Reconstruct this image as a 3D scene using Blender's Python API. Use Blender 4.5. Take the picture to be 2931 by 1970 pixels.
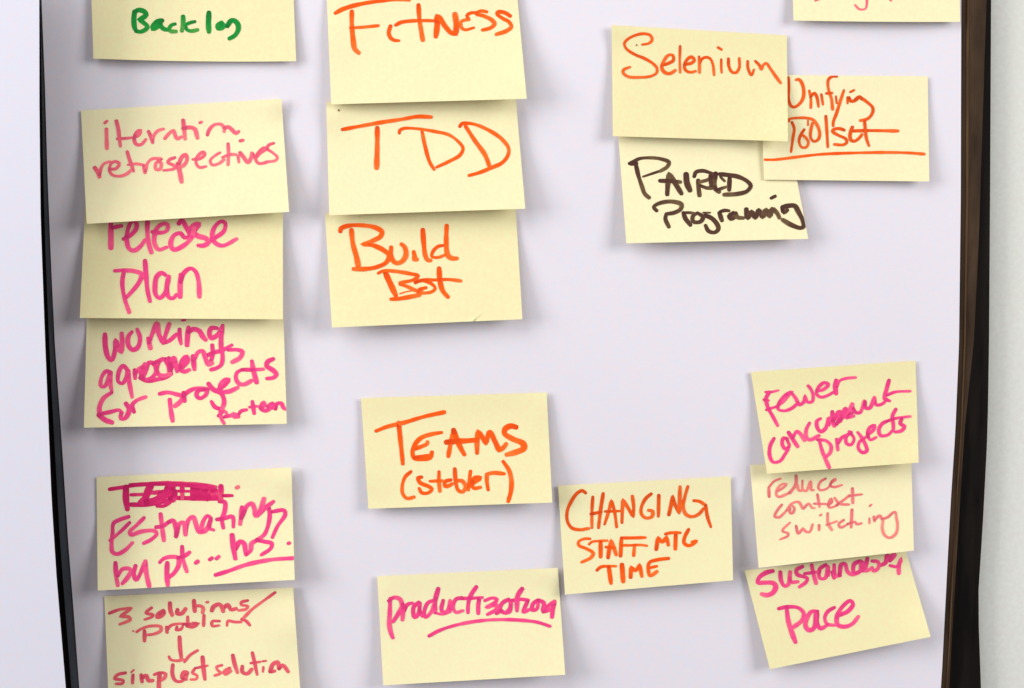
import bpy, math, random
from mathutils import Vector
random.seed(7)
scene = bpy.context.scene
for o in list(bpy.data.objects):
    bpy.data.objects.remove(o)

# ------------------------------------------------------------------ camera
# the flipchart paper hangs in the world XZ plane, facing -Y; 1 unit = 1 m
W, H = 2931.0, 1970.0
VIEW = 0.66                     # metres of paper seen across the photograph
DIST = 1.0
PITCH = math.radians(7.5)
cam_d = bpy.data.cameras.new('camera')
cam = bpy.data.objects.new('camera', cam_d)
scene.collection.objects.link(cam)
CAM = Vector((0, -DIST*math.cos(PITCH), DIST*math.sin(PITCH)))
cam.location = CAM
cam.rotation_euler = (math.radians(90)-PITCH, 0, 0)
cam_d.sensor_width = 36.0
cam_d.lens = 36.0*DIST/VIEW
cam_d.clip_start = 0.01
cam_d.clip_end = 50
scene.camera = cam
FWD = Vector((0, math.cos(PITCH), -math.sin(PITCH)))
UP = Vector((0, math.sin(PITCH), math.cos(PITCH)))

def at(x, y, h=0.0):
    """the point of the wall, h metres in front of the paper plane, seen at photo point x, y"""
    d = FWD*DIST + Vector((1, 0, 0))*((x-W/2)/W*VIEW) + UP*(-(y-H/2)/W*VIEW)
    t = (-h-CAM.y)/d.y
    return CAM+d*t

# ------------------------------------------------------------------ light
world = bpy.data.worlds.new("World")
scene.world = world
world.use_nodes = True
bg = world.node_tree.nodes['Background']
bg.inputs[0].default_value = (0.93, 0.93, 1.0, 1)
bg.inputs[1].default_value = 0.31

def area(name, loc, target, size, power, col):
    l = bpy.data.lights.new(name, 'AREA')
    l.shape = 'RECTANGLE'; l.size = size[0]; l.size_y = size[1]
    l.energy = power; l.color = col
    o = bpy.data.objects.new(name, l)
    scene.collection.objects.link(o)
    o.location = loc
    o.rotation_euler = (Vector(target)-Vector(loc)).to_track_quat('-Z', 'Y').to_euler()
    return o
area('ceiling_light', (-0.85, -1.15, 1.35), (0, 0, 0), (1.2, 0.9), 13.5, (1.0, 0.985, 0.97))
area('window_light', (-1.95, -1.25, 0.55), (0, 0, 0), (1.0, 1.1), 30.5, (1.0, 0.985, 0.99))
area('room_light', (1.75, -1.45, 0.75), (0, 0, 0), (1.0, 1.0), 30.5, (1.0, 0.98, 0.96))
scene.view_settings.view_transform = 'Standard'
scene.view_settings.look = 'None'
scene.view_settings.exposure = 0.10
scene.view_settings.gamma = 1
scene.view_settings.use_curve_mapping = False
scene.render.resolution_x = 1024
scene.render.resolution_y = 688
scene.render.engine = 'CYCLES'

# ------------------------------------------------------------------ materials
def lin(r, g, b):
    f = lambda c: (c/255/12.92) if c/255 <= 0.04045 else ((c/255+0.055)/1.055)**2.4
    return (f(r), f(g), f(b), 1)

def mat(name, c1, c2, scale=60, rough=0.85, bump=0.0, bscale=900, spec=0.15, stretch=(1, 1, 1), detail=4, lo=.35, hi=.65, trans=0.0):
    m = bpy.data.materials.new(name); m.use_nodes = True
    nt = m.node_tree; b = nt.nodes['Principled BSDF']
    tc = nt.nodes.new('ShaderNodeTexCoord')
    mp = nt.nodes.new('ShaderNodeMapping'); mp.inputs['Scale'].default_value = stretch
    nt.links.new(tc.outputs['Object'], mp.inputs['Vector'])
    n = nt.nodes.new('ShaderNodeTexNoise'); n.inputs['Scale'].default_value = scale
    n.inputs['Detail'].default_value = detail
    nt.links.new(mp.outputs[0], n.inputs['Vector'])
    r = nt.nodes.new('ShaderNodeValToRGB')
    r.color_ramp.elements[0].position = lo; r.color_ramp.elements[1].position = hi
    r.color_ramp.elements[0].color = c1; r.color_ramp.elements[1].color = c2
    nt.links.new(n.outputs['Fac'], r.inputs['Fac'])
    nt.links.new(r.outputs[0], b.inputs['Base Color'])
    b.inputs['Roughness'].default_value = rough
    b.inputs['Specular IOR Level'].default_value = spec
    if bump:
        n2 = nt.nodes.new('ShaderNodeTexNoise'); n2.inputs['Scale'].default_value = bscale
        n2.inputs['Detail'].default_value = 5
        nt.links.new(mp.outputs[0], n2.inputs['Vector'])
        bp = nt.nodes.new('ShaderNodeBump'); bp.inputs['Strength'].default_value = bump
        bp.inputs['Distance'].default_value = 0.0006
        nt.links.new(n2.outputs['Fac'], bp.inputs['Height'])
        nt.links.new(bp.outputs[0], b.inputs['Normal'])
    if trans:
        out = nt.nodes['Material Output']
        t = nt.nodes.new('ShaderNodeBsdfTranslucent')
        nt.links.new(r.outputs[0], t.inputs['Color'])
        mx = nt.nodes.new('ShaderNodeMixShader'); mx.inputs[0].default_value = trans
        nt.links.new(b.outputs[0], mx.inputs[1]); nt.links.new(t.outputs[0], mx.inputs[2])
        nt.links.new(mx.outputs[0], out.inputs[0])
    return m

def tone(c, k):
    return (min(c[0]*k, 1), min(c[1]*k, 1), min(c[2]*k, 1), 1)

PAPER = (0.715, 0.680, 0.765, 1)
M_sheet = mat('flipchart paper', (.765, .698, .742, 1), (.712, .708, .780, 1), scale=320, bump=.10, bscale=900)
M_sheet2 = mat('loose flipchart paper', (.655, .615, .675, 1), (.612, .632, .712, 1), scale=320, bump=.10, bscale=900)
YEL = (0.93, 0.83, 0.465, 1)
M_note = mat('yellow note paper', (.925, .810, .465, 1), (.895, .860, .490, 1), scale=380, bump=.06, bscale=1500, trans=.12)
nt = M_note.node_tree
oi = nt.nodes.new('ShaderNodeObjectInfo')
hs = nt.nodes.new('ShaderNodeHueSaturation')
mr = nt.nodes.new('ShaderNodeMapRange'); mr.inputs[3].default_value = .97; mr.inputs[4].default_value = 1.025
ms = nt.nodes.new('ShaderNodeMapRange'); ms.inputs[3].default_value = 1.03; ms.inputs[4].default_value = .88
nt.links.new(oi.outputs['Random'], mr.inputs[0]); nt.links.new(oi.outputs['Random'], ms.inputs[0])
nt.links.new(mr.outputs[0], hs.inputs['Value']); nt.links.new(ms.outputs[0], hs.inputs['Saturation'])
src = [l for l in nt.links if l.to_socket.name == 'Base Color'][0].from_socket
nt.links.new(src, hs.inputs['Color'])
for l in [l for l in nt.links if l.from_socket == src and l.to_node != hs]:
    t = l.to_socket; nt.links.remove(l); nt.links.new(hs.outputs[0], t)
M_wall = mat('painted wall', lin(214, 213, 206), lin(217, 221, 212), scale=320, bump=.05, bscale=900)
M_black = mat('black stained wood', (.003, .0024, .002, 1), (.011, .0075, .006, 1), scale=20, rough=.6, spec=.08, stretch=(6, 6, .7), bump=.2)
M_slate = mat('blue black edge', (.04, .045, .055, 1), (.06, .066, .08, 1), scale=30, rough=.5, spec=.3, stretch=(6, 6, .7))
M_brown = mat('dark brown wood', lin(44, 34, 26), lin(80, 62, 47), scale=24, rough=.85, spec=.08, stretch=(4, 4, .8), bump=.3, lo=.28, hi=.72)
M_bead = mat('light brown bead', lin(66, 48, 32), lin(98, 74, 50), scale=30, rough=.8, spec=.1, stretch=(5, 5, .5))

def ink(name, c, rough=.6):
    c = lin(*c)
    m = mat(name, tone(c, .86), tone(c, 1.12), scale=190, rough=rough, spec=.12, detail=5, lo=.33, hi=.62)
    nt = m.node_tree; b = nt.nodes['Principled BSDF']
    a = nt.nodes.new('ShaderNodeAttribute'); a.attribute_name = 'ink_load'
    n = nt.nodes.new('ShaderNodeTexNoise'); n.inputs['Scale'].default_value = 420; n.inputs['Detail'].default_value = 4
    tc = nt.nodes.new('ShaderNodeTexCoord'); nt.links.new(tc.outputs['Object'], n.inputs['Vector'])
    s = nt.nodes.new('ShaderNodeMath'); s.operation = 'MULTIPLY_ADD'; s.inputs[1].default_value = .5; s.inputs[2].default_value = -.25
    nt.links.new(n.outputs['Fac'], s.inputs[0])
    d = nt.nodes.new('ShaderNodeMath'); nt.links.new(a.outputs['Fac'], d.inputs[0]); nt.links.new(s.outputs[0], d.inputs[1])
    r = nt.nodes.new('ShaderNodeValToRGB')
    e = r.color_ramp.elements
    pale = [min(1, .89*c[i]*1.1+.11*p) for i, p in enumerate((.92, .72, .25))]+[1]     # thin ink lets the paper through
    e[0].position = 0; e[0].color = pale
    e[1].position = .42; e[1].color = c
    k = e.new(1.0); k.color = (c[0]*.72, c[1]*.50, c[2]*.68, 1)
    nt.links.new(d.outputs[0], r.inputs['Fac'])
    nt.links.new(r.outputs[0], b.inputs['Base Color'])
    return m
INK = {
    'green':   ink('green marker ink', (22, 140, 52)),
    'orange':  ink('orange marker ink', (246, 92, 16)),
    'orange2': ink('dark orange marker ink', (230, 88, 20)),
    'magenta': ink('magenta marker ink', (238, 70, 132)),
    'deep':    ink('deep magenta marker ink', (218, 42, 108)),
    'coral':   ink('coral marker ink', (240, 104, 122)),
    'red':     ink('red pink marker ink', (226, 90, 104)),
    'salmon':  ink('salmon marker ink', (236, 124, 122)),
    'brown':   ink('brown black marker ink', (84, 58, 44)),
    'speck':   ink('dark brown speck', (160, 105, 75)),
}

# ------------------------------------------------------------------ mesh helpers
def link(name, verts, faces, m, parent=None, origin=None, smooth=True):
    me = bpy.data.meshes.new(name)
    o0 = origin if origin is not None else Vector((0, 0, 0))
    me.from_pydata([tuple(Vector(v)-o0) for v in verts], [], faces)
    me.update()
    me.materials.append(m)
    if smooth:
        for p in me.polygons: p.use_smooth = True
    o = bpy.data.objects.new(name, me)
    scene.collection.objects.link(o)
    if parent is not None: o.parent = parent
    return o

def empty(name, loc):
    o = bpy.data.objects.new(name, None)
    scene.collection.objects.link(o)
    o.location = loc; o.empty_display_size = .02
    return o

def tag(o, label, cat, group=None):
    o['label'] = label; o['category'] = cat
    if group: o['group'] = group

def interp(pts, y):
    if y <= pts[0][0]: a, b = pts[0], pts[1]
    elif y >= pts[-1][0]: a, b = pts[-2], pts[-1]
    else:
        for a, b in zip(pts, pts[1:]):
            if a[0] <= y <= b[0]: break
    return a[1]+(b[1]-a[1])*(y-a[0])/(b[0]-a[0])

def band(name, left, right, y0, y1, nu, nv, hfun, thick, m, parent=None, origin=None):
    """a sheet between two traced edges (lists of (y, x)), closed with a real thickness"""
    o0 = origin if origin is not None else Vector((0, 0, 0))
    V = []; F = []
    n = (nu+1)*(nv+1)
    for back in (0, 1):
        for j in range(nv+1):
            y = y0+(y1-y0)*j/nv
            xl, xr = interp(left, y), interp(right, y)
            for i in range(nu+1):
                u = i/nu
                x = xl+(xr-xl)*u
                p = at(x, y, hfun(u, j/nv))
                V.append(p+Vector((0, thick*back, 0)))
    w = nu+1
    for j in range(nv):
        for i in range(nu):
            a = j*w+i
            F.append((a, a+w, a+w+1, a+1))
            F.append((n+a, n+a+1, n+a+w+1, n+a+w))
    for i in range(nu):
        F.append((i, i+1, n+i+1, n+i)); b = nv*w
        F.append((b+i, n+b+i, n+b+i+1, b+i+1))
    for j in range(nv):
        a = j*w
        F.append((a, n+a, n+a+w, a+w)); a = j*w+nu
        F.append((a, a+w, n+a+w, n+a))
    o = link(name, V, F, m, parent, o0)
    md = o.modifiers.new('crisp edges', 'EDGE_SPLIT'); md.split_angle = math.radians(50)
    return o

# ------------------------------------------------------------------ the wall and the board
wall = link('wall', [at(-1500, -900, -.016), at(4500, -900, -.016), at(4500, 2900, -.016), at(-1500, 2900, -.016)],
            [(0, 3, 2, 1)], M_wall, smooth=False)
wall['kind'] = 'structure'

L_LOOSE = [(0, 112), (314, 112.5), (628, 116), (985, 129), (1425, 147), (1645, 161), (1970, 188)]
L_MAIN = [(0, 119), (251, 129), (502, 136), (753, 146), (985, 157), (1299, 179), (1550, 195), (1739, 210), (1970, 227)]
R_MAIN = [(0, 2751.5), (565, 2750), (985, 2745), (1236, 2734.5), (1425, 2722), (1613, 2712), (1927, 2696), (1970, 2693)]
R_BROWN = [(0, 2824), (330, 2813), (700, 2801), (985, 2787), (1236, 2760), (1425, 2749), (1613, 2737), (1927, 2719), (1970, 2717)]
R_BOARD = [(0, 2837), (565, 2834), (985, 2831), (1236, 2827), (1487, 2814), (1707, 2800), (1802, 2802), (1970, 2808)]
def shift(e, d): return [(y, x+d) for y, x in e]

bo = at(W/2, H/2, -.004)
board = empty('wooden_board', bo)
tag(board, 'dark brown and black wooden board behind the white flipchart paper', 'board')
band('panel', [(-300, -700), (2300, -700)], R_BOARD, -250, 2200, 12, 24, lambda u, v: -.005, .010, M_black, board, bo)
band('trim', shift(R_MAIN, -30), R_BROWN, -250, 2200, 4, 30, lambda u, v: -.0022, .0025, M_brown, board, bo)
band('bead', shift(R_MAIN, 15), [(y, x+19 + (3 if y < 900 else 0)) for y, x in R_MAIN], -250, 2200, 3, 30,
     lambda u, v: -.0016+.0005*math.sin(u*math.pi), .0005, M_bead, board, bo)
band('edge_strip', [(y, m-.58*(m-l)) for (y, m), l in ((p, interp(L_LOOSE, p[0])) for p in L_MAIN)], shift(L_MAIN, 30), -250, 2200, 3, 30, lambda u, v: -.0022, .0025, M_slate, board, bo)

# main flipchart paper
def main_h(u, v):
    curl = -.0012*max(0, (.035-u)/.035)**2
    wave = .00025*math.sin(u*9+v*3)+.0002*math.sin(v*11-u*4)
    soft = -.0011*(1+math.sin(u*13+2*math.sin(v*5))*math.sin(v*9+1.5*u))*min(1, u/.08, (1-u)/.05)
    return curl+wave*.5+soft*1.1-.0002
sheet = band('flipchart_paper', L_MAIN, R_MAIN, -250, 2200, 90, 50, main_h, .0003, M_sheet)
tag(sheet, 'large white flipchart paper hung on the dark board, carrying all the yellow notes', 'flipchart paper')

# loose sheet at the left, its free edge standing off the wall
def loose_h(u, v):
    return .004+.042*u**1.6+.0015*math.sin(v*7)*u
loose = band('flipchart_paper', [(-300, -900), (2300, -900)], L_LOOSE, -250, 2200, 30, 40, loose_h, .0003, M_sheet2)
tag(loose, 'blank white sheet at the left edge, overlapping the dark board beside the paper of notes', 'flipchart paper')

# ------------------------------------------------------------------ handwriting
def catmull(pts):
    """pts: list of (x, y, corner); returns a dense polyline"""
    runs = [[]]
    for p in pts:
        runs[-1].append((p[0], p[1]))
        if p[2]: runs.append([(p[0], p[1])])
    out = []
    for r in runs:
        if len(r) < 2: continue
        e = [(2*r[0][0]-r[1][0], 2*r[0][1]-r[1][1])]+r+[(2*r[-1][0]-r[-2][0], 2*r[-1][1]-r[-2][1])]
        for i in range(1, len(e)-2):
            p0, p1, p2, p3 = e[i-1:i+3]
            d = math.dist(p1, p2)
            n = max(2, int(d/4.5))
            t0 = 0; t1 = t0+max(math.dist(p0, p1), .5)**.5; t2 = t1+max(d, .5)**.5; t3 = t2+max(math.dist(p2, p3), .5)**.5
            for k in range(n):
                t = t1+(t2-t1)*k/n
                L = lambda a, b, ta, tb: tuple(((tb-t)*a[q]+(t-ta)*b[q])/(tb-ta) for q in (0, 1))
                A1 = L(p0, p1, t0, t1); A2 = L(p1, p2, t1, t2); A3 = L(p2, p3, t2, t3)
                B1 = L(A1, A2, t0, t2); B2 = L(A2, A3, t1, t3)
                out.append(L(B1, B2, t1, t2))
        out.append(r[-1])
    res = [out[0]]
    for p in out[1:]:
        if math.dist(p, res[-1]) > 1.2: res.append(p)
    return res

class Note:
    def __init__(s, region, quad, lift, power=1.7, bow=0, base=.0009, crease=None, curl=()):
        s.curl = curl
        s.x0, s.y0 = region[0], region[1]
        s.k = (region[2]-region[0])/2333.0
        s.q = [s.px(*c) for c in quad]            # TL TR BR BL in photo pixels
        s.lift = lift; s.power = power; s.bow = bow; s.base = base
        s.crease = [s.px(*c) for c in crease] if crease else None
        s.ph = random.random()*6
    def px(s, x, y): return (s.x0+x*s.k, s.y0+y*s.k)
    def pos(s, u, v):
        a, b, c, d = s.q
        x = (a[0]*(1-u)+b[0]*u)*(1-v)+(d[0]*(1-u)+c[0]*u)*v
        y = (a[1]*(1-u)+b[1]*u)*(1-v)+(d[1]*(1-u)+c[1]*u)*v
        y += s.bow*4*u*(1-u)*v
        return x, y
    def uv(s, x, y):
        u = v = .5
        for _ in range(8):
            X, Y = s.pos(u, v); e = 1e-4
            Xu, Yu = s.pos(u+e, v); Xv, Yv = s.pos(u, v+e)
            a, b, c, d = (Xu-X)/e, (Xv-X)/e, (Yu-Y)/e, (Yv-Y)/e
            det = a*d-b*c; rx, ry = x-X, y-Y
            u += (d*rx-b*ry)/det; v += (a*ry-c*rx)/det
        return u, v
    def h(s, u, v):
        v = max(0, v)
        l = s.lift[0]*(1-u)+s.lift[1]*u
        mid = s.lift[2] if len(s.lift) > 2 else 0
        g = lambda q: (math.sqrt((q-.2)**2+.01)+(q-.2))/2-.0118   # flat under the glue strip, then standing off
        z = (l+mid*4*u*(1-u))*(.75*g(v)/g(1)+.25*v**2)
        z += .00035*math.sin(u*5+s.ph)*v+.0002*math.sin(u*11+v*6+s.ph*2)*v
        for cu, cv, amp, rad in s.curl:               # corners and edges that have bent forward
            z += amp*math.exp(-((u-cu)**2*2.8+(v-cv)**2)/rad**2)
        if s.crease:
            (ax, ay), (bx, by) = s.crease
            x, y = s.pos(u, v); dx, dy = bx-ax, by-ay; q = math.hypot(dx, dy)
            t = ((x-ax)*dx+(y-ay)*dy)/q/q
            d = abs((x-ax)*dy-(y-ay)*dx)/q
            if 0 < t < 1.3: z += .0009*t*math.exp(-(d/6)**2)*(1 if (x-ax)*dy-(y-ay)*dx < 0 else -.6)
        return s.base+max(z, 0)
    def point(s, u, v, off=0):
        return at(*s.pos(u, v), s.h(u, v)+off)

DONE = []        # strokes already laid on the note being written
LOAD = []
def ink_load(pts, width, ph):
    """how much ink lies at each point: pen pressure, pooling at the start, strokes written over each other"""
    r2 = (width*.62)**2
    out = []
    n = len(pts)
    gap = int(width*1.6/4.5)+2
    for i, (x, y) in enumerate(pts):
        v = .42+.14*math.sin(i*.09+ph)+.10*math.sin(i*.31+ph*3)
        v += .28*math.exp(-i*4.5/width)-.14*math.exp(-(n-1-i)*4.5/width/1.5)
        over = 0
        for b, pl in DONE:
            if b[0]-width < x < b[1]+width and b[2]-width < y < b[3]+width:
                if any((x-p)**2+(y-q)**2 < r2 for p, q in pl): over += 1
        if any((x-p)**2+(y-q)**2 < r2 for p, q in pts[:max(0, i-gap)]): over += 1
        out.append(v+.30*min(over, 2))
    return out

def ribbon(note, pts, width, base, V, F):
    n = len(pts)
    ramp = 2.2e-6
    ph = random.random()*9
    def P(x, y, i):
        u, v = note.uv(x, y)
        u = min(max(u, .001), .999); v = min(max(v, .001), .999)
        return at(*note.pos(u, v), note.h(u, v)+base+min(i, 90)*ramp)
    row = []
    for i, (x, y) in enumerate(pts):
        a = pts[max(i-1, 0)]; b = pts[min(i+1, n-1)]
        dx, dy = b[0]-a[0], b[1]-a[1]; l = math.hypot(dx, dy) or 1
        nx, ny = -dy/l, dx/l
        w = width*.94/2*(1+.09*math.sin(i*.23+ph)+.05*math.sin(i*.71+ph*2))
        w *= 1+.10*abs(ny if False else nx)            # chisel tip: a little wider on upright strokes
        e = min(i, n-1-i)*4.5/width
        if e < .8: w *= .86+.14*e/.8
        row.append((x, y, nx, ny, w, dx/l, dy/l))
    idx = []
    ld = ink_load(pts, width, ph)
    for i, (x, y, nx, ny, w, tx, ty) in enumerate(row):
        k = len(V); LOAD.extend([ld[i]-.10, ld[i]+.05, ld[i]-.10])
        V.append(P(x+nx*w, y+ny*w, i)); V.append(P(x, y, i)); V.append(P(x-nx*w, y-ny*w, i))
        idx.append(k)
    for a, b in zip(idx, idx[1:]):
        F.append((a, b, b+1, a+1)); F.append((a+1, b+1, b+2, a+2))
    for end in (0, n-1):                           # rounded ends
        x, y, nx, ny, w, tx, ty = row[end]
        sg = -1 if end == 0 else 1
        k = len(V)
        m = 6
        for q in range(1, m):
            LOAD.append(ld[end]+.08)
            an = math.pi*q/m
            V.append(P(x+nx*w*math.cos(an)+sg*tx*w*.8*math.sin(an), y+ny*w*math.cos(an)+sg*ty*w*.8*math.sin(an), end))
        ring = [idx[end]]+list(range(k, k+m-1))+[idx[end]+2]
        for p, q in zip(ring, ring[1:]):
            F.append((idx[end]+1, p, q) if end else (idx[end]+1, q, p))

def write(note, root, name, text, colour, label=None):
    """one word: strokes 'width: x,y x,y ...' separated by |"""
    V = []; F = []; LOAD.clear()
    for s in text.split('|'):
        s = s.strip()
        if not s: continue
        wd, body = s.split(':')
        pts = []
        for tok in body.split():
            c = tok.endswith('!'); x, y = tok.rstrip('!').split(',')
            X, Y = note.px(float(x), float(y))
            pts.append((X, Y, c))
        pl = catmull(pts)
        if len(pl) < 2: pl = [pl[0], (pl[0][0]+1, pl[0][1])]
        write.n += 1
        ribbon(note, pl, float(wd)*note.k, .00010+(write.n % 7)*.00003, V, F)
        DONE.append(((min(p[0] for p in pl), max(p[0] for p in pl), min(p[1] for p in pl), max(p[1] for p in pl)), pl[::2]))
    o = link(name, V, F, INK[colour], root, root.location, smooth=False)
    at_ = o.data.attributes.new('ink_load', 'FLOAT', 'POINT')
    at_.data.foreach_set('value', LOAD)
    if label: o['label'] = label
    return o
write.n = 0

def sticky(note, label, words):
    root = empty('sticky_note', note.point(.5, 0))
    tag(root, label, 'sticky note', 'yellow sticky notes')
    nu, nv = 40, 28
    if note.crease: nu, nv = 150, 90
    V = []; F = []
    n = (nu+1)*(nv+1); w = nu+1
    for back in (0, 1):
        for j in range(nv+1):
            for i in range(nu+1):
                V.append(note.point(i/nu, j/nv)+Vector((0, .00012*back, 0)))
    for j in range(nv):
        for i in range(nu):
            a = j*w+i
            F.append((a, a+w, a+w+1, a+1)); F.append((n+a, n+a+1, n+a+w+1, n+a+w))
    for i in range(nu):
        F.append((i, i+1, n+i+1, n+i)); b = nv*w
        F.append((b+i, n+b+i, n+b+i+1, b+i+1))
    for j in range(nv):
        a = j*w; F.append((a, n+a, n+a+w, a+w)); a = j*w+nu
        F.append((a, a+w, n+a+w, n+a))
    p = link('paper', V, F, M_note, root, root.location)
    md = p.modifiers.new('crisp edges', 'EDGE_SPLIT'); md.split_angle = math.radians(50)
    DONE.clear()
    for wd in words:
        write(note, root, *wd)
    return root

WD = 'handwritten_word'; UL = 'underline'
# ---- left column
sticky(Note((240, 0, 880), [(60, -590), (2165, -600), (2215, 640), (100, 612)], (.0045, .0035), bow=4),
 'yellow note with one short green word, topmost of the left column', [
 (WD, '''52:530,120 522,200 530,290 548,325|50:525,125 575,105 635,125 650,155 610,190 580,205! 620,235 665,280 640,312 590,332 540,325
 |52:820,215 770,225 725,270 720,300 770,275 800,235 800,270 840,305 875,312|44:955,250 915,262 890,295 905,325 965,328
 |50:1035,170 1035,250 1022,325|34:1160,225 1100,240 1052,265|44:1055,260 1075,310 1120,325 1190,312|52:1305,130 1300,250 1305,335
 |52:1440,235 1395,265 1398,298 1440,295 1458,265 1425,245 1420,285|50:1495,275 1530,222 1560,212 1605,250 1610,310 1575,370 1515,405''', 'green')])
sticky(Note((200, 270, 860), [(112, 165), (2140, 45), (2218, 1190), (170, 1312)], (.012, .012, -.002), curl=[(1, 0, .004, .16), (0, 1, .002, .25)]),
 'yellow note reading "iteration retrospectives" in coral pink', [
 (WD, '''42:370,350 372,450 375,550|30:350,292 378,270|38:470,268 490,350 500,440 512,525|32:475,452 560,447 650,437
 |36:650,440 700,410 715,365 680,380 650,450 670,505 720,510 770,455|40:795,375 820,430 838,490|32:838,480 850,420 890,370 950,350
 |38:960,450 1000,400 1050,365 1060,400 1085,450 1130,430|42:1145,260 1155,350 1165,455|40:1140,345 1220,335 1265,355 1280,400 1290,445
 |32:1312,290 1335,280|38:1390,415 1410,360 1460,310 1530,305 1560,340 1560,380|40:1560,350 1600,330 1640,360 1680,395 1710,375''', 'coral'),
 (WD, '''44:250,742 285,790 300,838|34:300,820 320,740 350,700 410,680|32:400,760 470,750 500,700 460,680 420,700 400,770 430,815 510,828 580,803 620,765
 |36:580,580 600,650 625,720 645,780|32:585,715 680,705 760,720|38:745,720 760,795|34:765,780 785,700 830,655 920,650
 |34:930,655 870,700 870,760 910,760 925,700 890,670|32:1065,640 1010,660 990,690 1050,720 1060,750 1000,765 945,770
 |44:1090,700 1110,780 1130,890|40:1105,700 1130,640 1170,610 1185,660 1150,720 1100,740|34:1240,660 1320,650 1365,610 1350,585 1290,630 1275,690 1310,740 1380,730
 |32:1520,590 1470,620 1420,670 1440,715 1510,700 1560,660|36:1600,500 1605,600 1600,715|34:1540,640 1620,610 1680,610|34:1700,620 1710,690|38:1720,472 1752,465
 |38:1720,590 1760,640 1800,690 1830,650 1840,590|36:1850,600 1870,640 1930,590 1990,550 1960,545 1900,600 1880,660 1910,700 1990,690
 |32:2065,495 2010,515 1995,550 2050,590 2100,640 2080,670 1980,685''', 'coral')])
sticky(Note((200, 610, 860), [(155, -90), (2155, -110), (2155, 1076), (100, 1062)], (.013, .010, -.002)),
 'yellow note reading "release plan" in large magenta letters', [
 (WD, '''55:415,80 415,200 415,355|45:430,150 480,138 525,130|44:540,265 620,220 670,160 670,95 630,85 590,160 575,260 600,360 650,380 720,330 760,270
 |48:785,60 785,200 800,320 825,400|44:830,190 900,200 980,180 990,120 940,110 885,150 855,230 860,320 900,370 980,345
 |48:1100,110 1130,75 1170,130 1210,230 1160,250 1120,205 1050,230 1020,320 1050,370 1150,330 1230,250 1260,150
 |52:1260,180 1310,110 1260,120 1220,170 1290,230 1380,260 1400,300 1350,330 1295,328|44:1400,290 1470,250 1560,180 1570,100 1530,85 1460,150 1440,250 1480,310 1550,330 1690,260''', 'magenta'),
 (WD, '''44:545,600 530,700 550,850 600,1005|46:450,585 550,580 660,590 725,620 700,700 640,780 575,850|46:760,480 770,620 785,780 810,895
 |46:970,630 930,605 880,640 860,740 870,830 910,860 960,810 985,720 1000,640|46:1000,640 980,760 1000,850 1040,865 1080,825
 |52:1120,620 1115,740 1115,850|46:1120,700 1150,610 1220,560 1270,590 1300,680 1310,850''', 'magenta')])
sticky(Note((200, 900, 860), [(172, 5), (2160, 0), (2195, 1108), (142, 1147)], (.014, .008)),
 'yellow note crowded with four lines of magenta writing about working agreements', [
 (WD, '''50:355,200 360,330 390,440 420,465 450,400 465,260! 490,340 520,380! 530,290 525,190|46:630,175 590,230 595,320 640,360 690,330 710,240 680,150
 |50:790,240 815,345|46:800,290 840,180 880,90 900,200 940,290! 970,200 1005,95|44:940,290 1000,270 1080,200|46:1110,150 1110,220 1125,300|32:1135,62 1170,58
 |50:1200,130 1190,220 1185,315|50:1195,180 1250,150 1310,170 1340,220 1375,260|46:1490,140 1430,140 1410,190 1430,240 1490,210 1545,120
 |44:1545,110 1530,230 1530,330 1545,430 1530,510 1480,545 1425,560''', 'magenta'),
 (WD, '''44:420,590 370,575 320,640 315,725 350,730 390,660 410,590 410,700 425,785|44:580,560 540,520 500,570 490,680 530,700 570,640 585,560 600,680 630,840
 |45:655,560 660,650|45:660,600 700,550 750,520|44:740,640 770,560 800,490 850,500 870,580 830,640 750,660 720,600 760,500
 |48:840,500 890,480 940,450|44:900,480 880,560 900,610 960,620 1020,600 |50:710,640 780,670 880,660 960,640 1030,600|44:960,450 1000,530 1005,590
 |45:1000,440 1020,580|48:1020,560 1050,440 1085,580|50:1130,540 1190,470 1180,430 1130,480 1120,560 1160,580 1210,560
 |50:1245,420 1260,560|46:1250,470 1300,380 1340,370 1370,440 1400,510 1440,490|44:1440,310 1445,400 1420,500|44:1380,420 1450,390 1550,360 1640,310
 |46:1600,360 1700,360 1745,380 1720,440 1640,485''', 'magenta'),
 (WD, '''46:425,790 340,850 300,940 300,1010|44:300,1010 400,990 500,970 530,1000|52:290,1015 360,1070 430,1095|48:565,900 600,960 560,1050 515,1055 520,1000|46:650,990 630,920 680,870 770,835''', 'magenta'),
 (WD, '''50:1010,860 1020,960 1040,1080|48:905,805 990,790 1080,810 1140,830 1120,880 1060,930|46:1150,790 1160,880|46:1140,830 1200,780 1270,750 1380,750
 |44:1390,760 1300,770 1280,820 1310,850 1370,820 1395,760|48:1400,700 1450,760 1530,800 1560,880 1540,960|44:1540,960 1470,940 1430,880
 |46:1490,770 1560,720 1610,660 1570,660 1520,720 1530,780 1610,780 1700,740|44:1740,560 1690,590 1680,650 1710,700 1760,710 1840,670
 |48:1840,470 1860,580 1890,690|44:1740,560 1850,560 1960,555|46:2060,450 2000,480 1990,520 2060,570 2090,610 2060,640 1990,650''', 'magenta'),
 (WD, '''40:1520,960 1530,1050 1560,1105|40:1500,1030 1560,980 1590,1010 1560,1040|44:1560,1040 1640,1020 1680,1000 1650,1035 1710,1035|38:1710,1010 1730,980 1790,965''', 'magenta'),
 (WD, '''40:1845,880 1865,1005|36:1815,940 1900,930|40:1920,950 1970,920 1960,890 1930,950 1980,975 2030,950|40:2030,910 1990,950 2050,900 2060,950|40:2080,960 2090,910 2140,900 2160,945 2185,960''', 'magenta')])
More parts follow.
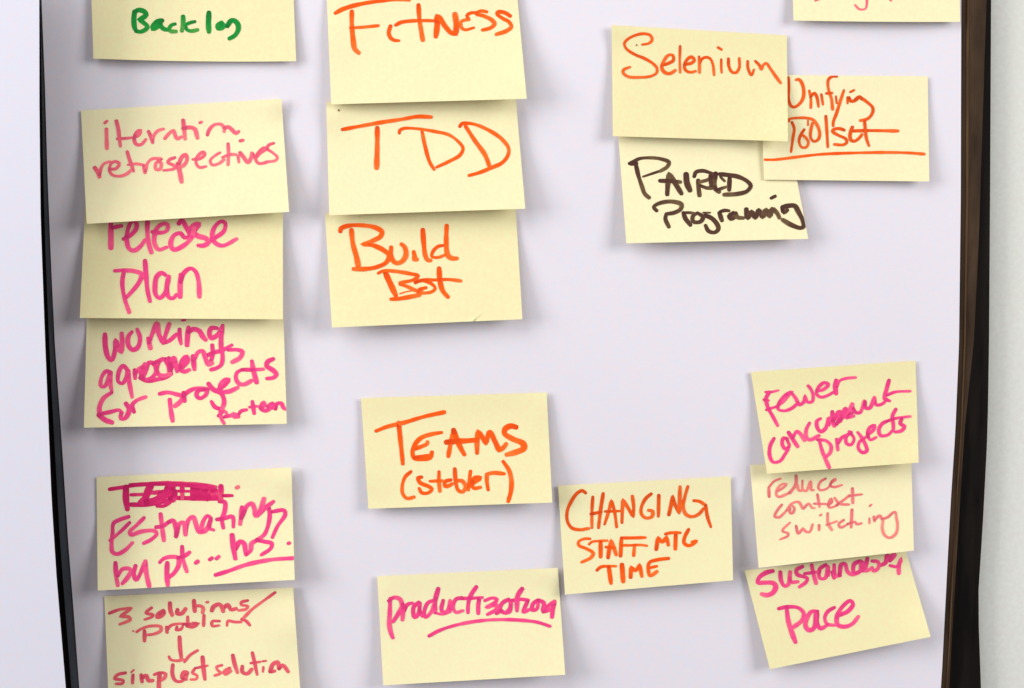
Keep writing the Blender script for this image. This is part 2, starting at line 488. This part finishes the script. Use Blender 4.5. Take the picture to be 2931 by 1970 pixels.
sticky(Note((240, 1320, 880), [(132, 168), (2165, 65), (2200, 1240), (145, 1352)], (.013, .013, -.002), curl=[(1, .1, .004, .2), (0, .5, -.003, .3)]),
 'yellow note about estimating, with a scribbled-out first line in magenta', [
 ('crossed_out_word', '''42:265,295 400,275 600,245 900,228 1150,240 1380,270|66:440,270 440,400 455,505|46:480,252 700,240 1000,245 1350,280|42:490,352 650,345 720,330
 |80:590,440 640,390 670,310 700,255|78:650,430 740,415 800,385 900,330|48:690,325 740,330 790,320|92:870,290 930,330 920,400|50:480,455 600,455 700,450 780,435 900,405|44:760,440 780,390 800,330 880,300 920,250|50:900,400 905,330 940,260|50:1025,250 1028,395|30:960,313 1110,315
 |48:950,385 1100,388 1200,395 1400,395|84:1150,265 1150,385|74:1200,275 1210,380 1270,285 1290,390 1350,300 1370,380|62:1430,260 1430,395|36:1450,362 1550,360|36:760,470 830,470 905,430''', 'deep', 'scribbled-out word in dense deep magenta ink'),
 ('dot', '50:1590,280 1612,268', 'coral'),
 (WD, '''44:470,580 380,610 310,650 300,750 290,850 300,950 350,970 430,930 510,850|40:480,640 400,720 320,790 270,830|44:630,590 550,670 480,740 490,770 600,735 740,730 760,760 700,820 620,860
 |48:800,550 815,680 835,830|44:750,690 820,680 880,640|46:880,640 930,620 960,700 960,790|48:960,790 1000,650 1040,640 1060,770|46:1060,770 1090,620 1140,580 1170,660 1200,740 1250,740
 |46:1330,600 1290,570 1250,620 1230,700 1250,740 1300,680 1325,600 1310,700 1355,720|46:1410,420 1470,430 1465,540 1440,600 1455,700|44:1385,610 1460,600 1550,580 1560,690
 |50:1650,480 1640,570 1630,660|50:1640,600 1700,470 1750,440 1780,500 1790,570 1830,540 1880,390|46:1820,560 1880,500 1980,420|46:1930,490 1940,560 1920,680 1880,770 1800,825|42:1960,530 2090,515 2100,560 2020,680 1965,800''', 'magenta'),
 (WD, '''48:330,1060 335,1180 355,1300|44:355,1200 400,1130 460,1120 490,1140 460,1210 400,1280|44:540,1090 520,1180 545,1240 590,1170 640,1040|46:645,1040 650,1160 682,1310''', 'magenta'),
 (WD, '''48:870,1060 865,1180 875,1300|46:790,1060 830,1020 900,1000 980,1010 990,1080 940,1170 880,1220|46:1025,890 1030,1000 1050,1080 1075,1155|44:980,1010 1050,990 1105,950''', 'magenta'),
 ('dots', '48:1165,1065 1190,1045|44:1310,1030 1340,1010|44:1380,1020 1410,995', 'magenta'),
 (WD, '''54:1545,770 1560,900 1580,1020|50:1580,920 1630,840 1670,860 1690,980|50:1690,980 1740,930 1750,860 1800,830|44:1800,820 1880,840 1960,860 1950,910 1850,980''', 'magenta'),
 ('dot', '44:2130,860 2148,855', 'magenta'),
 (UL, '46:1370,1190 1500,1150 1700,1080 1950,1030 2190,1012', 'magenta')])
sticky(Note((260, 1660, 900), [(140, 172), (2110, 80), (2195, 1290), (192, 1390)], (.010, .011), curl=[(1, .3, .004, .25)]),
 'yellow note with a thin red arrow pointing down between its lines', [
 (WD, '36:190,350 300,310 425,295! 380,330 310,380! 400,390 410,415 300,465', 'red'),
 (WD, '''32:635,290 575,345 650,365 640,385 560,415|42:760,320 700,360 690,390 740,375 770,335 720,360|44:825,240 830,320 850,370|44:905,310 900,350 950,350 990,300
 |46:1075,215 1080,280 1085,330|40:1080,280 1130,270 1170,290 1165,345|30:1205,235 1225,232|42:1260,325 1280,280 1340,255 1370,290 1380,330|42:1380,300 1430,260 1460,310 1520,300
 |34:1640,215 1570,235 1570,260 1640,275 1620,305 1540,320''', 'red'),
 ('slash', '32:1925,130 1800,220 1680,310 1590,400', 'red'),
 (WD, '''18:435,535 450,535|40:560,530 560,640|32:475,545 540,505 640,480 730,490 730,530 660,565 580,575|36:790,490 795,550|34:795,530 830,480 900,460 1000,460
 |34:900,490 890,520 940,515 960,480|36:1010,385 1010,480|40:1000,480 1060,490 1110,460 1060,450|30:960,465 1130,455|34:1180,370 1175,480|30:1345,430 1265,435 1265,480 1340,475
 |32:1420,480 1430,430 1500,440 1570,440|34:1570,410 1620,430 1660,475''', 'red'),
 ('arrow', '42:925,595 930,700 945,830|34:815,800 830,830 900,845 970,830|30:975,860 1030,790 1115,735', 'red'),
 (WD, '''34:365,970 280,990 250,1030 340,1050 330,1080 260,1085|32:440,990 435,1080|24:420,965 450,940|42:525,990 535,1065|42:535,1020 580,1000 600,1050 650,1050
 |42:720,970 710,1060 710,1150|38:660,990 720,970 780,980 770,1020 730,1050|38:855,885 850,980 880,1050 940,1060 1000,1010|36:960,1020 1010,970 970,960 950,1020 1000,1040
 |34:1090,920 1060,970 1110,1000 1100,1035 1040,1040|44:1165,805 1175,920 1190,1040|30:1100,920 1220,895''', 'red'),
 (WD, '''32:1370,890 1310,910 1330,950 1360,970 1290,1000|40:1450,920 1390,960 1400,985 1460,950|42:1480,785 1500,880 1530,970|38:1580,900 1580,960 1630,980 1680,930
 |38:1685,760 1710,870 1735,990|28:1665,870 1770,855|26:1800,910 1795,960|24:1790,850 1830,845|42:1870,960 1900,880 1950,860 1960,930|38:1960,930 2000,890 2060,960|36:1880,960 1920,950''', 'red')])
# ---- second column
sticky(Note((900, 0, 1540), [(125, -110), (2105, -150), (2215, 1032), (175, 1090)], (.007, .013), curl=[(1, .9, .003, .25), (0, .35, .0025, .3)]),
 'yellow note with one orange word starting with a tall F, topmost of the second column', [
 (WD, '''46:215,140 300,95 450,50 650,15 850,-10 990,0|50:390,118 390,250 405,430 420,510 465,555|34:370,292 500,285 670,268|40:795,270 775,340 790,390 830,420 885,425
 |38:845,265 900,235 1000,220 1150,215 1260,218|46:1085,50 1095,200 1115,330 1130,420|54:1265,385 1280,270 1280,170! 1310,190 1360,270 1430,345 1475,352! 1480,250 1465,145
 |36:1665,290 1570,312 1535,290 1530,230 1560,212 1615,205|36:1615,205 1590,165 1620,140 1690,130|42:1800,125 1740,115 1700,130 1690,145 1760,165 1850,210 1880,250 1840,290 1750,315
 |42:2045,170 1990,135 1920,125 1905,145 1960,190 2030,230 2055,280 2000,325 1895,360''', 'orange')])
sticky(Note((900, 290, 1540), [(122, 10), (2100, -30), (2200, 1122), (155, 1190)], (.009, .013), curl=[(0, .1, .003, .2), (1, .2, .002, .2)]),
 'yellow note reading "TDD" in large orange capitals', [
 ('speck', '22:252,92 258,98', 'speck'),
 (WD, '''42:290,295 450,265 700,220 900,190 1080,160 1220,165|50:655,275 655,450 648,700|36:885,335 890,305 930,285 1050,285 1250,315 1400,350 1500,420 1550,490 1520,560 1400,630 1270,690
 |38:1120,300 1150,450 1200,630 1250,715|40:1515,265 1540,235 1600,230 1700,250 1850,320 1960,400 2025,490 2020,560 1960,640 1830,700 1720,745 1610,775|45:1575,260 1680,420 1780,560 1830,690''', 'orange')])
sticky(Note((900, 600, 1540), [(110, 40), (2100, -10), (2170, 1145), (182, 1232)], (.011, .011), crease=[(1790, 1050), (1640, 1180)]),
 'yellow note with two orange words and a small crease at its bottom edge', [
 (WD, '''48:270,230 275,200 350,170 500,165 640,190 705,235 690,280 620,320 500,365! 600,370 730,430 780,480 750,550 650,600 520,620 405,620|52:385,210 400,350 440,500 460,610
 |48:800,390 800,480 830,545 870,560 920,535 955,470 940,390 905,360|54:1035,440 1045,490 1045,520 1072,520|52:1130,210 1140,350 1160,490 1185,530 1215,530
 |50:1380,165 1375,300 1380,430 1400,490 1440,510 1490,510|36:1340,375 1290,385 1235,440 1225,490 1290,500 1370,470''', 'orange'),
 (WD, '''40:665,665 720,640 850,645 1000,670 1080,690 1040,730 890,765|40:890,780 960,800 1060,845 1120,850|45:1165,815 1100,835 1085,870 1100,885 1000,910 880,930 795,935
 |58:740,660 790,770 850,900|18:890,880 950,860 1010,850|38:1050,765 1110,740 1170,750 1240,790 1260,825 1220,860 1110,875|50:1300,610 1310,750 1340,850 1395,915|38:1050,755 1150,735 1250,735 1400,730 1530,745''', 'orange')])
sticky(Note((1000, 1100, 1620), [(125, 150), (2125, 90), (2185, 1275), (205, 1342)], (.008, .013), curl=[(0, 1, -.003, .25), (1, .15, .002, .2)]),
 'yellow note reading "TEAMS" in thick orange capitals above a word in brackets', [
 (WD, '''46:285,505 400,460 600,410 800,350 1025,300|46:530,410 545,560 565,750 575,860|48:995,520 880,540 770,580 700,660 680,740 700,800 780,810 870,790 890,730|50:690,700 780,670 840,640 840,620
 |62:705,790 800,785 880,775|44:1120,490 1090,640 1065,780|54:1120,490 1160,600 1200,690 1240,760|62:1040,625 1150,615 1250,610 1370,600|50:1375,745 1375,600 1385,510! 1430,570 1470,640! 1510,510 1560,600 1610,710! 1650,690 1690,640
 |64:1800,465 1740,450 1680,480 1670,530 1760,590 1870,640 1880,690 1800,730 1690,760''', 'orange'),
 (WD, '''40:665,940 600,1000 570,1090 575,1180 620,1230 700,1215|42:780,1000 740,1010 760,1060 850,1100 890,1130 850,1170 780,1170 750,1120|42:965,940 965,1050 975,1155|40:865,1045 1000,1040
 |40:1095,1030 1030,1050 1030,1100 1080,1090 1110,1070|42:1135,910 1145,1050 1170,1140 1220,1160 1250,1100 1210,1040 1160,1040|44:1305,935 1290,1050 1280,1140|46:1260,1110 1340,1060 1410,1010 1350,1010 1320,1080 1340,1120 1415,1110
 |44:1495,1140 1480,1040 1480,970! 1550,955 1670,965|46:1655,830 1720,930 1745,1040 1740,1150 1710,1265''', 'orange')])
sticky(Note((1050, 1600, 1650), [(115, 193), (2125, 100), (2208, 1290), (182, 1408)], (.009, .014), curl=[(1, .05, .003, .15), (0, .2, .002, .25)]),
 'yellow note with one long magenta word above a curved underline', [
 (WD, '''48:260,440 255,600 250,730 270,830 290,880|48:240,470 300,430 370,450 390,530 350,610 290,700|46:400,500 405,580 395,680|46:405,600 450,510 510,490|46:580,480 520,540 530,650 570,620 590,490 590,580 620,640
 |44:750,460 680,490 640,580 650,650 710,600 750,500|54:795,330 760,470 760,600|44:850,460 830,560 850,600 900,570 930,460 920,590|36:760,600 830,615 920,590|42:1060,430 990,450 960,540 990,595 1070,575
 |48:1220,310 1160,400 1130,490 1125,600|42:1000,440 1130,440 1290,430|46:1250,440 1240,520 1240,610|44:1310,465 1400,435 1450,450 1420,490 1330,540 1440,510 1440,560 1340,620
 |46:1580,450 1510,490 1480,560 1540,600 1600,530 1600,460 1590,580 1540,605|44:1440,610 1500,570|50:1730,330 1680,410 1670,580|42:1590,470 1700,450 1800,460|44:1790,470 1750,560 1740,590 1820,560
 |46:1900,460 1850,500 1840,570 1890,560 1910,480|48:1910,460 1970,490 1960,580 2010,530 2090,470|46:2090,470 2070,560 2060,650|52:1960,590 2040,560''', 'magenta'),
 (UL, '40:690,860 800,800 1000,735 1250,690 1500,675 1750,685 1900,705 2040,750', 'magenta')])
# ---- right half
sticky(Note((1740, 380, 2340), [(115, 30), (2008, 30), (2230, 1183), (205, 1232)], (.009, .009), power=1.8),
 'yellow note with two words in thick dark brown marker', [
 (WD, '''42:235,345 290,320 350,290 480,280 600,295 680,330 660,380 580,430|30:600,420 480,460 390,490|48:310,350 340,480 380,600 410,680 460,725|58:255,345 320,340|56:660,690 665,600 680,460! 740,550 820,680|50:575,535 700,540 810,550
 |62:870,460 880,560 915,645|44:960,490 980,440 1060,425 1130,445 1180,470 1120,520 1020,550|56:1005,530 1010,620 1020,700|46:1030,590 1100,615 1180,615|56:1200,450 1185,560 1200,630 1240,660|46:1140,480 1150,590|38:1210,640 1280,615 1330,600
 |48:1240,460 1330,470 1450,490 1550,540 1590,590 1550,650 1450,680 1290,690|48:1355,500 1350,640|36:1250,490 1300,540''', 'brown'),
 (WD, '''48:545,870 510,830 540,800 640,770 740,770 820,800 810,850 740,890 650,905! 640,960 680,1050|48:840,890 860,950 920,1030|35:850,890 900,890 960,895|44:1000,890 945,930 950,990 1030,990 1060,940 1010,900
 |25:1060,890 1140,890|50:1080,920 1150,950 1210,1010 1230,1070 1190,1110 1120,1095 1085,1030|52:1240,890 1270,980|40:1250,880 1300,865 1350,870|50:1400,890 1350,930 1370,960 1430,920 1420,890 1440,940 1510,950
 |52:1540,850 1555,950 1600,880 1640,950 1680,860 1720,940 1760,860 1800,930 1830,850 1880,890 1910,950|40:1815,730 1865,705|52:1940,830 2000,815 2080,815 2120,880 2170,980 2180,1040 2150,1060 2050,1030 1945,970|48:1940,830 1960,890 2000,860''', 'brown')])
sticky(Note((2160, 190, 2700), [(72, 105), (2140, 125), (2160, 1425), (115, 1402)], (.0036, .006), power=1.6),
 'yellow note with two thin orange words over a long orange underline, tucked under another note', [
 (WD, '''40:415,140 420,250 420,400 450,490 490,505 550,470 600,390 605,280 575,190 540,160 510,170|36:675,300 695,400 695,515|38:690,380 740,330 770,380 790,500|30:825,345 845,475
 |36:1020,125 960,125 915,160 905,220 920,310 950,400 965,535|36:885,335 960,330|28:1005,370 1015,460|38:1105,295 1060,430 1010,590 975,680 970,740|32:1180,320 1230,295|28:1150,380 1150,460
 |40:1165,385 1190,430 1240,425 1290,385 1330,400 1400,450 1460,510 1460,570 1410,640 1350,665 1305,670|44:1240,415 1300,378 1325,405''', 'orange2'),
 (WD, '''36:425,680 430,655 500,640 650,640 720,660 780,740 805,830 790,900 740,930 700,900 690,830 715,700|34:460,690 490,770 475,880 450,1060|36:615,780 570,850 550,930 580,1000 640,1000 665,940 630,880 590,850|25:660,670 660,730
 |36:880,615 890,750 905,1000|40:1110,790 1050,770 980,780 965,805 1030,850 1130,900 1140,940 1100,970 985,965|42:1210,750 1190,800 1180,880 1200,920 1240,925 1300,880 1330,840|36:1360,680 1370,800 1385,900 1415,985|44:1210,800 1400,795 1775,800''', 'orange2'),
 (UL, '38:125,1155 250,1155 500,1125 800,1090 1100,1075 1600,1065 1900,1070 2100,1085', 'orange')])
sticky(Note((1720, 50, 2280), [(128, 92), (2218, 215), (2230, 1478), (142, 1417)], (.006, .0085), power=1.5, curl=[(1, 1, .005, .22), (0, 0, .002, .15)]),
 'yellow note with one long thin orange word, overlapping the corners of two other notes', [
 (WD, '''35:490,325 570,310 610,270 590,215 520,195 420,210 320,260 280,310 300,370 400,440 520,490 620,550 670,610 665,660 600,700 450,715 320,705 265,660 270,625 350,590
 |40:735,570 800,550 865,510 855,450 805,450 750,520 725,600 760,655 820,670 890,630|30:945,340 940,500 945,660|38:1010,560 1080,545 1115,510 1080,470 1030,500 995,570 1010,630 1070,655 1130,640
 |34:1170,465 1175,560 1175,660|36:1175,560 1200,500 1250,475 1300,490 1335,560 1350,690|28:1435,500 1435,590 1440,660|34:1395,358 1440,385|34:1520,490 1525,580 1560,650 1610,660 1650,600 1650,485
 |32:1750,520 1755,610 1795,690 1825,620|34:1840,520 1890,570 1915,625 1935,570 1970,545 2020,610 2090,710 2145,785''', 'orange2'),
 ('speck', '18:425,325 427,335', 'speck')])
sticky(Note((2230, 0, 2790), [(138, -1000), (2130, -1010), (2160, 262), (172, 246)], (.005, .004), bow=1.5),
 'yellow note beside the dark trim at top right, only red letter tails showing', [
 ('handwritten_letter', '30:1045,-60 1045,60 1030,105 960,112 905,60', 'coral'),
 ('handwritten_letter', '28:430,10 490,-12', 'coral'), ('handwritten_letter', '28:1310,-20 1335,10', 'coral')])
sticky(Note((1560, 1340, 2140), [(150, 203), (2138, 95), (2165, 1292), (230, 1457)], (.008, .009)),
 'yellow note with three lines of thin orange capitals about a changed time', [
 (WD, '''38:470,290 430,260 370,290 300,390 255,500 260,620 310,690 400,710 505,695|36:550,330 540,500 540,690|38:670,290 640,480 615,690|36:525,530 650,505|38:685,650 730,510 765,375! 800,500 825,680|34:690,500 860,495
 |40:885,630 890,480 895,365! 950,450 1015,560! 1020,440 1005,320|40:1225,295 1160,350 1110,450 1110,530 1160,575 1230,560 1240,500 1190,485|38:1310,310 1305,560|40:1425,540 1450,430 1470,320! 1500,430 1545,520! 1550,370 1555,210
 |38:1645,210 1610,330 1590,440 1620,530 1690,560 1770,530 1830,460|46:1710,375 1780,385 1850,430|38:1850,430 1870,560 1910,680''', 'orange2'),
 (WD, '''38:520,815 450,815 385,850 390,890 480,930 555,980 530,1030 420,1085|34:505,880 540,850 620,840 720,835|44:640,850 640,1025|44:725,1035 740,930 760,830! 790,910 820,1000|40:700,910 810,920|44:870,1015 875,900 880,800
 |38:880,805 1000,805 1160,800|34:880,890 980,890|42:1020,1010 1030,900|36:990,890 1100,885 1175,895''', 'orange'),
 (WD, '42:1280,940 1300,800! 1350,850 1400,790! 1420,890|36:1385,760 1450,745 1560,745|44:1505,760 1500,935|40:1655,705 1610,790 1600,860 1640,892 1700,880 1745,838 1690,852', 'orange'),
 (WD, '''38:595,1180 640,1140 720,1130 820,1130|48:735,1140 760,1330|52:885,1110 900,1310|44:985,1260 990,1140! 1040,1180 1090,1110! 1115,1250|42:1425,1040 1300,1055 1200,1090 1190,1180 1210,1240 1290,1190|36:1200,1150 1290,1130''', 'orange')])
sticky(Note((2110, 1560, 2710), [(82, 285), (1878, 70), (2155, 1023), (365, 1384)], (.007, .011), curl=[(1, 1, .003, .3)]),
 'tilted yellow note whose second magenta word reads "pace"', [
 (WD, '''54:400,290 320,310 240,370 230,420 300,420 400,425 430,460 400,530 330,560 270,545|48:480,300 490,400 530,460 570,440 590,300|44:590,300 600,410 680,410|44:730,240 660,280 670,330 780,370 770,410 690,470|46:830,220 850,320 880,430|40:750,320 900,300
 |46:990,220 920,270 920,370 980,370 1010,240 1010,340|48:1060,300 1080,370|50:1080,220 1090,340 1150,340|48:1140,340 1160,220 1200,210 1230,300 1280,330 1350,310|48:1360,180 1300,220 1300,310 1370,290 1380,180 1400,290
 |48:1450,150 1430,290 1480,270|44:1500,180 1570,190 1570,260 1520,290 1500,250|46:1590,230 1650,200 1670,110 1700,180|42:1700,180 1760,110 1740,100 1700,170|44:1700,230 1780,240 1830,150! 1800,230 1800,320''', 'magenta'),
 (WD, '''52:550,700 570,850 610,980 650,1085|46:460,710 560,690 680,700 740,760 720,840 620,920|48:900,740 830,740 780,810 760,900 800,950 850,930 870,860 870,750|46:890,740 890,880 930,930 990,900
 |44:1085,695 1010,740 975,810 1000,880 1090,895|48:1110,790 1230,740 1290,660 1260,620 1170,690 1110,800 1120,890 1200,910 1280,880 1350,795''', 'magenta')])
sticky(Note((2110, 1310, 2680), [(150, 88), (2040, 10), (2070, 1090), (252, 1292)], (.011, .009), curl=[(0, .4, .003, .3)]),
 'yellow note with three lines of faint salmon writing between two magenta notes', [
 (WD, '''34:375,460 370,350|26:370,350 430,280 510,245|30:460,400 530,360 580,310 530,310 470,370 460,440 490,460 600,420|34:690,210 690,300 620,420|32:600,420 660,360 700,310 720,380 750,390|32:765,270 770,380 810,390 860,280 870,380 900,380
 |28:1040,245 980,280 950,350 970,380 1040,370 1100,320|30:1090,310 1160,250 1120,270 1090,330 1140,345 1230,320''', 'salmon'),
 (WD, '''30:525,550 470,620 440,690 490,700 580,620|30:620,590 620,650 650,650 670,590 640,560|32:580,620 640,540 720,520 770,600|30:775,600 840,540 880,590 910,590|34:940,430 965,580|30:900,540 1050,545|30:1060,560 1110,520 1100,480 1070,550 1080,585 1180,560
 |32:1140,470 1200,540 1310,550|28:1160,560 1270,480 1320,440|34:1350,360 1355,535|28:1300,450 1465,430''', 'salmon'),
 (WD, '''28:620,760 530,860 600,890 590,920 500,960|32:690,800 715,890 770,830! 810,870 850,870 885,780|32:960,790 960,850|24:970,680 990,665|34:1060,650 1065,770 1110,850|28:1045,790 1170,745|28:1250,730 1190,780 1210,820 1280,790|36:1345,610 1335,820
 |32:1290,780 1380,755 1400,780 1460,770|32:1550,710 1550,770|24:1550,570 1575,550|34:1600,690 1610,745|32:1610,730 1670,680 1700,730|30:1700,720 1760,700 1850,635 1865,700 1880,800 1860,890 1790,940 1730,910 1700,830 1710,730''', 'salmon')])
sticky(Note((2110, 1010, 2680), [(160, 225), (2090, 93), (2127, 1287), (350, 1417)], (.011, .010), curl=[(1, 1, .003, .2)]),
 'yellow note with three slanting magenta lines starting with the word "fewer"', [
 (WD, '''46:380,460 340,530 360,640 420,750 475,855|36:330,460 400,460 485,440|36:340,670 430,640|36:310,550 370,560|40:440,640 530,580 600,500 640,460 560,500 490,590 480,660 550,680 640,650 700,600|40:640,470 690,540 730,610 790,560 790,500! 830,580 880,570 890,500 860,420 830,385
 |40:930,450 1010,430 1070,370 1020,350 950,410 930,480 980,520 1060,500 1130,460|56:1160,320 1150,400 1160,480|38:1170,400 1200,330 1280,300 1390,290''', 'magenta'),
 (WD, '''42:435,1000 390,1080 380,1200 420,1280 500,1270 560,1190 600,1130|42:590,1010 540,1000 530,1080 570,1130 610,1090 580,1010|46:600,930 650,1010 710,1100|44:650,1000 700,920 740,950 790,1030|44:850,820 810,900 810,990 850,1020 960,970
 |44:980,770 935,800 940,880 980,925 1040,880 1070,760 1080,850|50:1115,690 1120,800 1140,860|52:1120,800 1200,690 1200,810 1270,650 1290,760 1350,600|48:1160,840 1220,770 1350,700|46:1350,600 1340,700 1300,750 1370,740
 |42:1360,650 1390,700 1440,700 1490,560|42:1500,570 1500,640 1550,650 1610,520|40:1610,530 1630,610 1700,600 1760,540|46:1780,320 1750,430 1730,540 1790,565|38:1750,500 1850,460 2030,450''', 'magenta'),
 (WD, '''44:960,1020 1000,1160 1080,1350|44:940,1020 1040,1030 1100,1090 1090,1170 1040,1220|44:1165,1010 1180,1140|40:1185,1060 1220,1000 1290,960|40:1340,930 1280,980 1280,1060 1330,1080 1370,1010 1310,920
 |42:1410,930 1450,980 1500,1070 1520,1150 1470,1170 1420,1120 1430,1050 1520,980|40:1520,970 1600,900 1610,850 1550,880 1530,960 1560,1020 1630,990|42:1760,800 1700,830 1660,900 1680,970 1770,960 1820,910|42:1860,660 1820,740 1830,850 1830,920|38:1760,800 1850,770 2030,745
 |42:1930,770 1910,830 1960,860 1930,910 1850,930''', 'magenta')])
